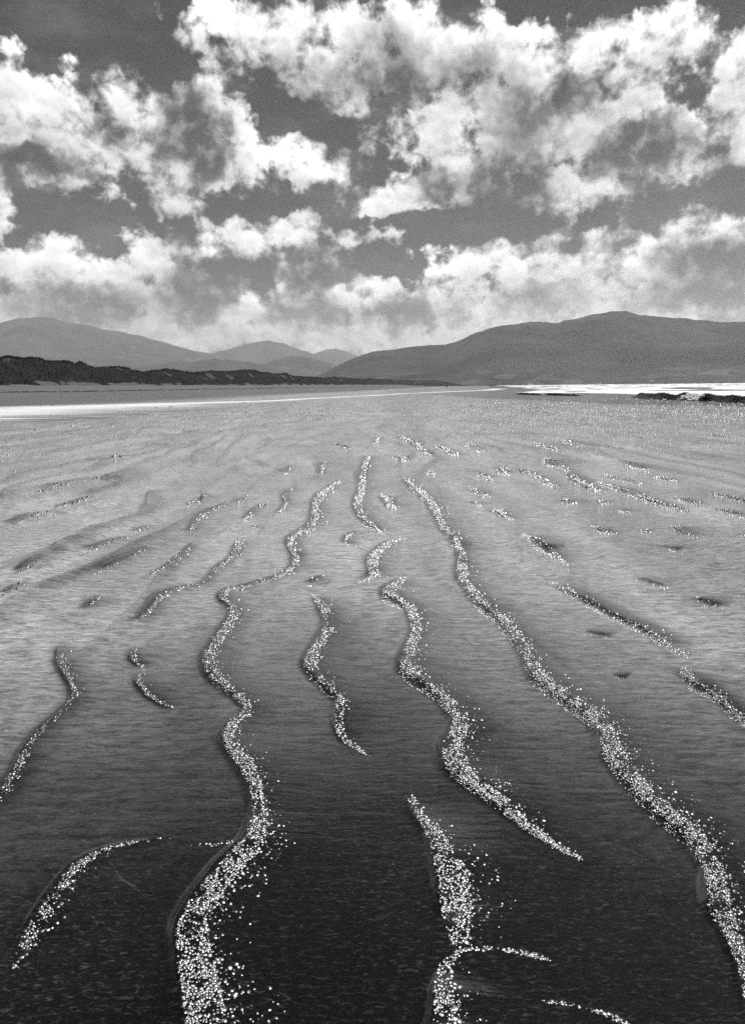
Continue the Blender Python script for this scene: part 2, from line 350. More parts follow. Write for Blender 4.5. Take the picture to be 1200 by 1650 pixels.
def beach_z(x, y, fine=True):
    t = across(x, y)
    k = np.clip((-t-60)/80, 0, 1); z = 3.0*k*k
    z = z + .35*(fbm(x*.05, y*.05, 3, 31)-.5)*sstep(-t, 85, 140)
    z = z - .035*np.clip(x-shore(y), 0, 70)*(y > 8)
    r = np.hypot(x, y)
    if fine:
        flat = 1-sstep(-t, 50, 75)
        z = z + .055*(fbm(x*.55, y*.22, 3, 11)-.5)*sstep(r, 1.0, 5)*flat
        z = z + ripple_field(x, y)[0]*flat
        rg = 1-np.abs(2*fbm(x*1.7+.6*vnoise(x, y*.7, 131), y*.75, 3, 133)-1)
        z = z + .032*sstep(rg, .70, 1.)*sstep(r, 4, 8)*(1-sstep(r, 60, 140))*flat*sstep(fbm(x*.5, y*.3, 2, 137), .40, .62)
        m = r < 40
        zz = np.zeros_like(x); zz[m] = ridge_field(x[m], y[m])[0]
        z = z + zz
    return z

# ------------------------------------------------------------------ beach: one sheet to the horizon
ys = np.arange(1780, 633, -2.0); dep = np.arctan((ys-825)/FPX)+PITCH
rr = EYE/np.tan(dep); rr = rr[(rr > .9)]
rr = np.concatenate([[.05, .3, .6, .8], rr, np.geomspace(rr[-1]*1.04, 30000, 60)])
aa = np.concatenate([np.arange(-180, -34, 4.0), np.arange(-34, 34, .085), np.arange(34, 180, 4.0)])
RR, AA = np.meshgrid(rr, np.radians(aa), indexing='ij')
bx = (RR*np.sin(AA)).ravel(); by = (RR*np.cos(AA)).ravel(); bz = beach_z(bx, by)
tt = across(bx, by)
wet = 1-sstep(-tt + 6*(fbm(bx*.05, by*.02, 3, 5)-.5), 26, 46)
rb = np.hypot(bx, by); painted_tone = np.interp(rb*(1+.55*(fbm(bx*.5, by*.22, 3, 6)-.5)), [1.8, 2.4, 3.2, 4, 5, 7, 10], [0, .02, .15, .52, .84, .98, 1])            # brightness falloff painted into the sand's colour: dark near the camera, pale beyond
painted_shade = np.zeros_like(bx); mm = rb < 40; painted_shade[mm] = ridge_field(bx[mm], by[mm])[1]
painted_shade = np.clip(.86*painted_shade + .55*ripple_field(bx, by)[1]*(1-sstep(rb, 60, 140)), 0, .9)       # shade beside the crests, painted into the sand's colour
painted_tone = painted_tone*(1-painted_shade)
def beach_material():
    m, N, b, out = material('wet_sand'); p = pos(N)
    w = attr(N, 'wet')
    grain = N.noise(p, 60, 3, .6)
    patch = N.noise(N.v('MULTIPLY', p, (.9, .35, 1)), 1., 4, .55)
    wv = N.noise(N.v('MULTIPLY', p, (12, 38, 1)), 1., 4, .72, .5)
    wv2 = N.noise(N.v('MULTIPLY', p, (5, 19, 1)), 1., 3, .55, .4)
    wvf = N.noise(N.v('MULTIPLY', p, (36, 92, 1)), 1., 4, .72, .8)
    streak = N.ss(N.m('ADD', N.m('MULTIPLY', wv, .65), N.m('MULTIPLY', wv2, .35)), .34, .66, .35, 1.65)
    bars = N.noise(N.v('MULTIPLY', N.v('ADD', p, N.v('SCALE', N.noise(p, .4, 2, .5, out=1), scale=1.2)), (1.3, .16, 1)), 1., 3, .55)
    streak = N.m('MULTIPLY', streak, N.ss(bars, .32, .68, .80, 1.20))
    wetc = N.m('ADD', N.m('MULTIPLY', N.ss(wvf, .52, .70, .0012, .060), N.ss(patch, .3, .7, .3, 1.)), N.m('MULTIPLY', attr(N, 'painted_tone'), N.m('MULTIPLY', N.m('MULTIPLY', N.m('MULTIPLY_ADD', patch, .34, .14), streak), N.m('MULTIPLY_ADD', grain, .8, .6))))  # streaks: sky glimmer on the ruffled film, painted into the colour
    dryc = N.m('MULTIPLY', N.m('MULTIPLY_ADD', N.noise(N.v('MULTIPLY', p, (.06, .25, 1)), 1., 5, .6), .10, .05), N.m('MULTIPLY_ADD', grain, .5, .75))
    N.put(b.inputs['Base Color'], grey(N, N.mix(w, dryc, wetc)))
    N.put(b.inputs['Roughness'], N.mix(w, .75, N.m('MULTIPLY_ADD', patch, .10, .08)))
    b.inputs['IOR'].default_value = 1.75
    N.put(b.inputs['Specular IOR Level'], N.mix(w, .15, .5))
    # the film of water: wind-blown wavelets with crests across the view, finer grain over them
    gust = N.ss(N.noise(N.v('MULTIPLY', p, (.8, 1.6, 1)), 1., 3, .5), .3, .7, .45, 1.)
    h = N.m('ADD', N.m('MULTIPLY', wv, N.m('MULTIPLY', gust, N.m('MULTIPLY_ADD', attr(N, 'painted_tone'), .0036, .0014))), N.m('ADD', N.m('MULTIPLY', wv2, .0016), N.m('MULTIPLY', grain, .0003)))
    bp = N.new('ShaderNodeBump'); bp.inputs['Distance'].default_value = 1.0; bp.inputs['Strength'].default_value = 1.0
    N.put(bp.inputs['Height'], h); N.l.new(bp.outputs[0], b.inputs['Normal'])
    return m
beach = tag(mesh_obj('beach', np.stack([bx, by, bz], 1), grid_faces(len(rr), len(aa), True), beach_material(), attrs={'wet': wet, 'painted_tone': painted_tone}),
            'wide wet rippled sand flat running down to the sea', kind='structure')
print('beach', len(rr), len(aa), len(rr)*len(aa))

# ------------------------------------------------------------------ sea
def sea_height(x, y):
    off = x-shore(y); r = np.hypot(x, y)
    wob = (fbm(x*.02, y*.012, 3, 41)-.5)*16 + (fbm(x*.1, y*.05, 2, 44)-.5)*4
    ph = ((off+wob)/19.0) % 1.0
    crest = np.exp(-((ph-.5)/.10)**2)
    brk = sstep(fbm(x*.03+7, y*.012, 3, 47), .36, .56)
    z = -.03 + .30*crest*brk*sstep(off, 14, 40) + .05*(fbm(x*.8, y*.5, 3, 51)-.5)*sstep(off, 2, 14)
    foam = crest*brk*sstep(off, 12, 26) + .85*sstep(fbm(x*.09, y*.03, 4, 53), .36, .54)*sstep(off, 9, 24)
    return z, np.clip(foam, 0, 1)
sa = np.arange(2.0, 36, .085); sr = np.concatenate([np.geomspace(16, 400, 420), np.geomspace(405, 26000, 70)])
SR, SA = np.meshgrid(sr, np.radians(sa), indexing='ij')
sx = (SR*np.sin(SA)).ravel(); sy = (SR*np.cos(SA)).ravel(); sz, sf = sea_height(sx, sy)
def sea_material():
    m, N, b, out = material('sea_water'); p = pos(N); f = attr(N, 'foam')
    lace = N.ss(N.m('ADD', f, N.m('MULTIPLY', N.m('SUBTRACT', N.noise(N.v('MULTIPLY', p, (1, .6, 1)), 1.3, 6, .65), .5), 1.1)), .30, .62)
    N.put(b.inputs['Base Color'], grey(N, N.mix(lace, .02, .82)))
    N.put(b.inputs['Roughness'], N.mix(lace, .16, .8)); b.inputs['IOR'].default_value = 1.36
    h = N.m('ADD', N.m('MULTIPLY', N.noise(N.v('MULTIPLY', p, (1, .7, 1)), 3.0, 4, .6), .05), N.m('MULTIPLY', lace, .04))
    bp = N.new('ShaderNodeBump'); bp.inputs['Distance'].default_value = 1.0; N.put(bp.inputs['Height'], h); N.l.new(bp.outputs[0], b.inputs['Normal'])
    return m
sea_m = sea_material()
tag(mesh_obj('sea', np.stack([sx, sy, sz], 1), grid_faces(len(sr), len(sa)), sea_m, attrs={'foam': sf}), 'bright surf-streaked sea beyond the flats', kind='structure')

# the sheet of shallow water lying along the foot of the drier sand
def pool():
    py_ = np.array([26, 35, 45, 60, 72, 80, 88, 117, 154, 190, 227, 320.]); p_l = np.array([-26, -36, -44, -46, -36, -24, -14, -4.5, 4.4, 17, 30, 48.]); p_r = np.array([-22, -16, -11.5, -9.5, -8.5, -8, -7.5, -.5, 9.6, 23, 38, 56.])
    yy = np.linspace(26, 320, 240); k = np.linspace(-1, 1, 9)
    xl = np.interp(yy, py_, p_l)+2.5*(fbm(yy*.12, yy*0, 3, 61)-.5); xr = np.interp(yy, py_, p_r)+2.5*(fbm(yy*.15, yy*0+9, 3, 62)-.5)
    X = xl[:, None]+(xr-xl)[:, None]*(k[None, :]+1)/2
    Y = np.repeat(yy[:, None], 9, 1) + 0*X
    Z = np.maximum(beach_z(X.ravel(), Y.ravel(), False), -.02).reshape(X.shape) + np.where(np.abs(k) > .99, -.02, .06)[None, :]
    m, N, b, out = material('shallow_water'); p = pos(N)
    glare = N.ss(N.noise(N.v('MULTIPLY', p, (.22, .75, 1)), 1., 5, .62), .36, .56)
    glare = N.m('MULTIPLY', N.ss(N.m('ADD', N.noise(N.v('MULTIPLY', p, (.12, .75, 1)), 1., 6, .70), N.m('MULTIPLY', attr(N, 'mid'), .44)), .50, .90), 1.)
    N.put(b.inputs['Base Color'], grey(N, N.mix(glare, .16, .70))); N.put(b.inputs['Roughness'], N.mix(glare, .12, .6)); b.inputs['IOR'].default_value = 1.5  # glare off the water painted into its base colour as white
    h = N.m('MULTIPLY', N.noise(N.v('MULTIPLY', p, (.7, 1.6, 1)), 2.2, 4, .6), .10)
    bp = N.new('ShaderNodeBump'); bp.inputs['Distance'].default_value = 1.0; N.put(bp.inputs['Height'], h); N.l.new(bp.outputs[0], b.inputs['Normal'])
    return tag(mesh_obj('tidal_pool_water', np.stack([X.ravel(), Y.ravel(), Z.ravel()], 1), grid_faces(240, 9), m, attrs={'mid': np.repeat((1-np.abs(k))[None, :], 240, 0).ravel()}), 'bright ruffled sheet of shallow water below the dunes', kind='structure')
pool()

# ------------------------------------------------------------------ hills
def hill_material():
    m, N, b, out = material('moorland'); p = pos(N)
    n1 = N.noise(p, .004, 6, .6); n2 = N.noise(p, .03, 4, .6)
    sp_ = N.new('ShaderNodeSeparateXYZ'); N.put(sp_.inputs[0], p)
    vor = N.new('ShaderNodeTexVoronoi', voronoi_dimensions='2D'); N.put(vor.inputs['Vector'], N.v('ADD', p, N.v('SCALE', N.noise(p, .01, 2, .5, out=1), scale=60.))); vor.inputs['Scale'].default_value = .02
    sc_ = N.new('ShaderNodeSeparateColor'); N.put(sc_.inputs[0], vor.outputs['Color'])
    fields = N.m('MULTIPLY', N.ss(sc_.outputs[0], .8, .95, 0, .05), N.ss(sp_.outputs[2], 60, 20))
    c = N.m('ADD', N.m('ADD', N.m('MULTIPLY', N.ss(n1, .3, .7), .045), N.m('MULTIPLY', n2, .03)), N.m('ADD', fields, .006))
    N.put(b.inputs['Base Color'], grey(N, c)); b.inputs['Roughness'].default_value = .95; b.inputs['Specular IOR Level'].default_value = .1
    return m
hill_m = hill_material()
HILLH = {}
def hill(name, label, pts, D, depth, seed, rough=.16):
    pts = np.array(pts, float); a, e = az_el(pts[:, 0], pts[:, 1]); H0 = D*np.tan(np.radians(e)) + EYE
    a_s = np.arange(a[0], a[-1]+.01, .10); Hs = np.interp(a_s, a, H0)
    ker = np.array([1, 2, 1])/4
    Hs[1:-1] = np.convolve(Hs, ker, 'valid'); Hs = Hs*(1+.035*(fbm(a_s*1.3, a_s*0+seed, 5, seed, .6)-.5))
    rows = np.linspace(-1, 1, 61); AZ, K = np.meshgrid(np.radians(a_s), rows); HH = np.repeat(Hs[None, :], 61, 0)
    prof = np.where(K < 0, (1-np.abs(K)**1.25), 1-np.abs(K)**1.6)
    r = D + K*depth
    X, Y = r*np.sin(AZ), r*np.cos(AZ)
    gul = (fbm(X/(.16*depth), Y/(.16*depth), 5, seed, .55)-.5)
    Z = HH*prof + rough*HH*gul*np.clip(1-(np.abs(K)-.12*0)*0, 0, 1)*np.sin(np.pi*np.clip((K+1)/2, 0, 1))*np.clip(np.abs(K)*4, .12, 1)*2.2 - 3
    HILLH[name] = (a_s, rows, Z.copy(), D, depth)
    o = mesh_obj(name, np.stack([X.ravel(), Y.ravel(), Z.ravel()], 1), grid_faces(61, len(a_s)), hill_m)
    return tag(o, label, kind='structure')
hill('long_hill', 'long dark rounded hill across the bay', [(470,618),(515,603),(540,590),(565,578),(600,565),(640,561),(690,556),(718,555),(745,546),(760,538),(800,525),(850,518),(895,518),(920,513),(950,506),(985,500),(1010,500),(1040,508),(1070,511),(1110,514),(1140,517),(1170,520),(1200,519),(1260,516),(1350,525),(1500,560),(1700,600)], 3500, 1500, 71)
hill('far_mountain', 'pale broad mountain above the near dunes', [(-420,600),(-250,570),(-100,530),(0,520),(20,514),(60,510),(85,512),(105,519),(140,523),(165,531),(200,535),(240,545),(280,556),(320,566),(345,570),(380,580),(420,592),(460,610)], 9000, 2500, 72)
hill('low_hill', 'faint low hill at the foot of the pale mountain', [(60,612),(100,590),(140,580),(175,577),(215,580),(240,582),(270,590),(310,605)], 7000, 900, 73)
hill('peaked_hill', 'pale pointed hill beyond the valley', [(270,612),(320,582),(345,568),(380,558),(410,551),(435,549),(460,554),(480,562),(505,570),(540,580),(600,605)], 10500, 1400, 74)
hill('distant_peak', 'palest small peak far up the valley', [(450,600),(490,580),(505,570),(525,563),(540,561),(555,565),(570,571),(585,578),(640,600)], 12600, 1200, 75)
hill('rounded_hill', 'grey rounded hill just above the dunes', [(160,612),(190,600),(230,590),(265,583),(285,580),(310,583),(345,576),(370,579),(400,582),(420,585),(440,593),(460,602),(490,615)], 5200, 700, 76)
hill('valley_hill', 'grey hill between the long hill and the pointed hill', [(390,605),(415,590),(440,580),(465,574),(485,573),(505,578),(525,582),(545,590),(560,600),(590,612)], 6600, 700, 77)

# ------------------------------------------------------------------ dunes
DT = np.array([(-260,578),(-150,582),(-60,575),(0,577),(15,574),(35,578),(60,578),(75,583),(95,582),(112,582),(120,586),(130,583),(145,592),(155,594),(170,592),(190,590),(207,593),(212,597),(230,600),(245,597),(270,595),(290,598),(310,600),(340,598),(365,600),(390,597),(405,596),(420,600),(440,603),(460,602),(475,607),(500,608),(520,610),(540,608),(560,610),(580,612),(600,610),(640,612),(665,614),(700,613),(720,616),(740,620),(760,623),(778,624)], float)
da, de = az_el(DT[:, 0], DT[:, 1])
d_az = np.concatenate([np.arange(da[0], -26, .15), np.arange(-26, da[-1], .055)])
foot = np.clip(140/np.sin(np.maximum(BD-np.radians(d_az), .02)), 0, 1350)
crest_r = foot*1.06+26
crest_h = crest_r*np.tan(np.radians(np.interp(d_az, da, de)))+EYE
K = np.concatenate([np.linspace(0, 1, 44), np.linspace(1.05, 2.2, 14)])
KK, AZ = np.meshgrid(K, np.radians(d_az), indexing='ij')
r_ = foot[None, :]+(crest_r-foot)[None, :]*KK
DX, DY = r_*np.sin(AZ), r_*np.cos(AZ)
zf = beach_z((foot*np.sin(np.radians(d_az))), foot*np.cos(np.radians(d_az)), False)
rise = (sstep(KK, 0, 1)*.55+.45*np.clip(KK, 0, 1))*(KK <= 1) + (KK > 1)*(1-.35*(KK-1))
hs = np.clip((crest_h-zf)/9, 0, 1)[None, :]
hum = (fbm(DX*.055, DY*.055, 4, 81)-.5)*4.2 + (fbm(DX*.21, DY*.21, 3, 84)-.5)*1.6
DZ = zf[None, :]-.5*(KK < .01) + (crest_h-zf)[None, :]*rise + hum*hs*np.clip(KK*5, 0, 1)*np.where(np.abs(KK-1) < .3, .30+np.abs(KK-1)*2.3, 1)
DZ = DZ + np.where(KK > 1.0, -.6*(KK-1)*4*hs, 0)
bare = .62*sstep(fbm(DX*.09, DY*.09, 4, 87), .60, .68)*(.25+.75*sstep(KK, .25, .6))*(1-.8*sstep(KK, .82, .95)) + .95*(1-sstep(KK, .06, .20))*sstep(fbm(DX*.16, DY*.16, 3, 89), .34, .54)
def dune_material():
    m, N, b, out = material('dune_grass_and_sand'); p = pos(N); f = attr(N, 'bare')
    n = N.noise(p, .9, 5, .65); n2 = N.noise(p, .12, 3, .6)
    k = N.ss(N.m('ADD', f, N.m('MULTIPLY', N.m('SUBTRACT', n, .5), .9)), .42, .75)
    veg = N.m('MULTIPLY', N.m('MULTIPLY_ADD', n, .03, .001), N.m('MULTIPLY_ADD', n2, 1.2, .3))
    N.put(b.inputs['Base Color'], grey(N, N.mix(k, veg, .11))); b.inputs['Roughness'].default_value = .95; b.inputs['Specular IOR Level'].default_value = .1
    bp = N.new('ShaderNodeBump'); bp.inputs['Distance'].default_value = .8; N.put(bp.inputs['Height'], n); N.l.new(bp.outputs[0], b.inputs['Normal'])
    return m
tag(mesh_obj('sand_dunes', np.stack([DX.ravel(), DY.ravel(), DZ.ravel()], 1), grid_faces(len(K), len(d_az)), dune_material(), attrs={'bare': np.clip(bare, 0, 1)}),
    'dark grass-covered sand dunes along the back of the beach', kind='structure')
def marram():
    V, F = [], []
    n = 9000
    ki = rng.integers(3, 50, n); ai = rng.integers(0, len(d_az), n)
    nearcrest = rng.random(n) < .45; ki[nearcrest] = rng.integers(38, 47, nearcrest.sum())
    keep = bare[ki, ai] < .45
    for a, b in zip(ki[keep], ai[keep]):
        x, y, z = DX[a, b], DY[a, b], DZ[a, b]
        x += rng.uniform(-.4, .4); y += rng.uniform(-.4, .4); s = rng.uniform(.5, 1.0)*min(1.6, max(1., math.hypot(x, y)/420))
        for _ in range(4):
            th = rng.uniform(0, 6.28); c, q = math.cos(th)*.16*s, math.sin(th)*.16*s; lx, ly = rng.normal(0, .28, 2)*s; i = len(V)
            V += [(x-c, y-q, z-.25), (x+c, y+q, z-.25), (x+lx, y+ly, z+s*rng.uniform(.5, .95))]; F.append((i, i+1, i+2))
    return tag(mesh_obj('marram_grass', V, F, plain('marram', .022, .9, .2, .6, .5), smooth=False), 'rough dark marram grass on the dunes', 'grass', kind='stuff')
marram()
def wrack():
    """dark line of seaweed left by the last tide"""
    V, F = [], []
    yy = 60.0
    base = [(0, 0, .12)]
    while yy < 900:
        t = -103 + 5*(fbm(np.array([yy*.02]), np.array([3.3]), 3, 91)[0]-.5)
        for _ in range(3):
            u = t + rng.normal(0, .7); s = yy + rng.uniform(-.6, .6)
            x = s*math.sin(BD)+u*math.cos(BD); y = s*math.cos(BD)-u*math.sin(BD)
            if rng.random() < .25: continue
            z = float(beach_z(np.array([x]), np.array([y]), False)[0])
            L, w_, h = rng.uniform(.6, 1.8), rng.uniform(.2, .5), rng.uniform(.10, .34)
            th = math.atan2(math.cos(BD), math.sin(BD))+rng.normal(0, .3); c, q = math.cos(th), math.sin(th); i = len(V)
            for (p_, o_, k_) in ((-1, 0, 0), (-.4, 1, 0), (.5, .8, 0), (1, 0, 0), (.4, -1, 0), (-.5, -.9, 0), (-.3, .1, 1), (.35, -.1, .8)):
                V.append((x+c*p_*L-q*o_*w_, y+q*p_*L+c*o_*w_, z+(k_*h if k_ else -.03)))
            F += [(i, i+6, i+1), (i+1, i+6, i+7), (i+1, i+7, i+2), (i+2, i+7, i+3), (i+3, i+7, i+4), (i+4, i+7, i+6), (i+4, i+6, i+5), (i+5, i+6, i)]
        yy += 1.0+yy*.003
    return tag(mesh_obj('seaweed_line', V, [f[::-1] for f in F], plain('dead_seaweed', .012, .8, .3, .5, 3.), smooth=False), 'dark line of washed-up seaweed below the dunes', 'seaweed', kind='stuff')
wrack()

# ------------------------------------------------------------------ sun glints on the ridges built as small tilted domes, and likewise the sparkle on the shallows
def dome_mesh(seg, rings):
    V = []; F = []
    for i in range(rings):
        th = (math.pi*.56)*(1-i/rings)
        for j in range(seg): a = 2*math.pi*(j+.5*i)/seg; V.append((math.sin(th)*math.cos(a), math.sin(th)*math.sin(a), math.cos(th)))
    V.append((0, 0, 1))
    for i in range(rings-1):
        for j in range(seg):
            a, b = i*seg+j, i*seg+(j+1) % seg; c, d = a+seg, b+seg; F += [(a, b, c), (b, d, c)]
    for j in range(seg): F.append(((rings-1)*seg+j, (rings-1)*seg+(j+1) % seg, rings*seg))
    return np.array(V), np.array(F)
def domes(name, px, py, rad_px, mat, seg, rings, squash, label, cat, zfun, seed):
    g = np.random.default_rng(seed)
    x, y = ground_at(px, py); z = zfun(x, y)
    d = ray(px, py); k = (z-EYE)/d[:, 2]; x, y = d[:, 0]*k, d[:, 1]*k; z = zfun(x, y)
    rad = rad_px/FPX*np.sqrt(x*x+y*y+EYE**2)
    V0, F0 = dome_mesh(seg, rings); n = len(x)
    sc = np.stack([rad*g.uniform(.75, 1.25, n), rad*g.uniform(.75, 1.25, n), rad*squash*g.uniform(.75, 1.25, n)], 1)
    th = g.uniform(0, 6.28, n); c, s = np.cos(th)[:, None], np.sin(th)[:, None]
    dep_ = np.degrees(np.arctan2(EYE, np.hypot(x, y)))
    tx = np.radians((SUN_EL-dep_)*.45 + g.normal(0, 6.5, n))[:, None]; ty = np.radians(SUN_AZ*.3+g.normal(0, 7, n))[:, None]
    vx = V0[None, :, 0]*sc[:, :1]; vy = V0[None, :, 1]*sc[:, 1:2]; vz = V0[None, :, 2]*sc[:, 2:]
    wx, wy = vx*c-vy*s, vx*s+vy*c
    wy, vz = wy*np.cos(tx)-vz*np.sin(tx), wy*np.sin(tx)+vz*np.cos(tx)          # domes tilted to flash the sun at the camera
    wx, vz = wx*np.cos(ty)+vz*np.sin(ty), -wx*np.sin(ty)+vz*np.cos(ty)
    X = x[:, None]+wx; Y = y[:, None]+wy; Z = z[:, None]+vz+rad[:, None]*.12
    F = (F0[None]+np.arange(n)[:, None, None]*len(V0)).reshape(-1, 3)
    return tag(mesh_obj(name, np.stack([X.ravel(), Y.ravel(), Z.ravel()], 1), F, mat), label, cat, kind='stuff')
def glint_material():
    m, N, b, out = material('glint_dome')
    b.inputs['Base Color'].default_value = (.02, .02, .02, 1); b.inputs['Roughness'].default_value = .38; b.inputs['IOR'].default_value = 2.2
    return m
gm = glint_material()
GX, GY, GR = [], [], []
for d, gx, gy, wid in RID:
    seglen = np.hypot(np.diff(d[:, 0]), np.diff(d[:, 1]))
    for k in range(len(d)-1):
        yk = (d[k, 1]+d[k+1, 1])/2; w = (d[k, 2]+d[k+1, 2])/2
        rp = float(np.interp(yk, [680, 800, 950, 1150, 1400, 1650], [2.4, 2.5, 2.2, 2.3, 2.9, 3.6]))
        nn = rng.poisson(seglen[k]*w*float(np.interp(w, [2, 8, 20], [.30, .42, .5]))*float(np.interp(yk, [820, 950], [2.2, 1.]))/(rp*rp*.25))
        t = rng.random(nn); u = np.where(rng.random(nn) < .55, rng.random(nn)*.8, np.abs(rng.normal(0, .50, nn)))
        stray = rng.random(nn) < (.03 if yk > 1250 else .015); u[stray] = rng.uniform(.8, 2.0, stray.sum())
        px = d[k, 0]+(d[k+1, 0]-d[k, 0])*t + u*w + rng.normal(0, .8, nn); py = d[k, 1]+(d[k+1, 1]-d[k, 1])*t + rng.normal(0, 1.5, nn)
        GX.append(px); GY.append(py); GR.append(rp*(.32+.78*rng.random(nn)**2.4)*np.where(u > .6, 1.1, .85))
GX, GY, GR = map(np.concatenate, (GX, GY, GR))
cl_ = fbm(GX*.05, GY*.05, 3, 95); keep = rng.random(len(GX)) < .15+1.2*sstep(cl_, .25, .6)
GX, GY, GR = GX[keep], GY[keep], GR[keep]
print('glints', len(GX))
domes('sun_glint_domes', GX, GY, GR, gm, 8, 3, .24, 'sun glints along the sand ridges, built as small tilted domes', 'glint_domes', lambda x, y: beach_z(x, y)-.001, 3)
# sparkle on the rippled shallows: more domes tilted to flash
n = 5200
sx_ = rng.uniform(560, 1290, n); sy_ = 640+rng.gamma(2.2, 17, n)
keep = (rng.random(n) < sstep(sx_, 600, 900)*(.25+1.1*sstep(vnoise(sx_*.012, sy_*.08, 97), .3, .7))) & (sy_ < 735)
sx_, sy_ = sx_[keep], sy_[keep]
n2 = 900; lx = rng.uniform(-40, 640, n2); ly = 690+ (640-lx)*.11*rng.random(n2)-45*lx/640 + rng.normal(0, 8, n2)
kp = (rng.random(n2) < .2+sstep(vnoise(lx*.02, ly*.12, 99), .45, .7)) & (ly > 645)
px = np.concatenate([sx_, lx[kp]]); py = np.concatenate([sy_, ly[kp]])
domes('sparkling_wavelets', px, py, rng.uniform(1.1, 2.0, len(px)), gm, 6, 2, .24, 'sparkling wavelets on the rippled shallows', 'wavelets', lambda x, y: np.maximum(beach_z(x, y)-.004, -.06), 4)

# ------------------------------------------------------------------ breaking waves
def water_dark():
    m, N, b, out = material('wave_water'); p = pos(N)
    b.inputs['Base Color'].default_value = (.008, .008, .008, 1); b.inputs['Roughness'].default_value = .12; b.inputs['IOR'].default_value = 1.33
    bp = N.new('ShaderNodeBump'); bp.inputs['Distance'].default_value = .12; N.put(bp.inputs['Height'], N.noise(N.v('MULTIPLY', p, (2, .8, 3)), 2., 4, .6)); N.l.new(bp.outputs[0], b.inputs['Normal'])
    return m
wd = water_dark(); foam_m = plain('foam', .82, .9, .2, .1, 4.)
def wave(label, y0, y1, xf, hf, foams, seed):
    e = bpy.data.objects.new('breaking_wave', None); col.objects.link(e); ym = (y0+y1)/2; e.location = (float(xf(ym)), ym, -.03)
    tag(e, label, 'wave', 'waves breaking at the edge of the flats')
    n = 160; ys_ = np.linspace(y0, y1, n); H = np.array([hf(v) for v in ys_]); H = H*(.55+.9*fbm(ys_*.30, ys_*0+seed, 4, seed)); XC = xf(ys_)+.5*(fbm(ys_*.12, ys_*0, 2, seed+1)-.5)
    prof = [(-.95, -.15), (-.62, .03), (-.42, .16), (-.30, .42), (-.26, .70), (-.30, .92), (-.20, 1.02), (.05, 1.0), (.5, .8), (1.2, .45), (2.2, .12), (3., -.15)]
    V = np.array([[(XC[i]+p[0]*(.35+H[i])*1.1-e.location[0], ys_[i]-ym, p[1]*H[i]) for p in prof] for i in range(n)]).reshape(-1, 3)
    mesh_obj('face', V, grid_faces(n, len(prof)), wd, e)
    for (fa, fb, kind) in foams:                                   # tumbling foam, a heap of small lumps
        g = np.random.default_rng(seed+int(fa)); V0, F0 = dome_mesh(7, 3); VV, FF = [], []; c = 0
        cnt = int((fb-fa)*(34 if kind == 'broken' else 12))
        for _ in range(cnt):
            yv = g.uniform(fa, fb); Hh = float(np.interp(yv, ys_, H)); Xc = float(np.interp(yv, ys_, XC))
            if Hh < .04: continue
            if kind == 'broken':
                q = g.random(); xo = -(.30+.9*(1-q))*(.35+Hh)*1.1*g.uniform(.5, 1.1); zo = Hh*q*.95; s = g.uniform(.05, .15)
            else:
                xo = g.uniform(-.30, .25)*(.35+Hh); zo = Hh*1.0; s = g.uniform(.03, .08)
            VV.append(V0*np.array([s*g.uniform(.7, 1.4), s*g.uniform(1., 2.4), s*g.uniform(.6, 1.2)])+np.array([Xc+xo-e.location[0], yv-ym, zo])); FF.append(F0+c); c += len(V0)
        if VV: tag(mesh_obj('foam', np.concatenate(VV), np.concatenate(FF), foam_m, e), kind='stuff')
    return e
def bumpf(y0, y1, h, ramp): return lambda v: h*float(sstep(v, y0, y0+ramp)*sstep(-v, -y1, -y1+ramp))
wave('larger dark breaking wave with a foaming gap, by the picture\'s right edge', 44, 89, lambda v: 29.6+0*np.asarray(v)+.02*(88-v), bumpf(42, 89, .56, 4), [(69.5, 73.5, 'broken'), (46, 88, 'crest')], 101)
wave('thin dark wave crest rising beside the larger breaking wave', 104, 114.5, lambda v: 27.5+(104-v)*.19, bumpf(103.5, 115, .30, 2), [(104.5, 114, 'crest')], 111)
wave('farthest thin dark wave crest, its end nearest the walking person', 115, 127, lambda v: 25.4+(115-v)*.17, bumpf(114.6, 127.5, .30, 3), [(115.5, 126, 'crest')], 121)

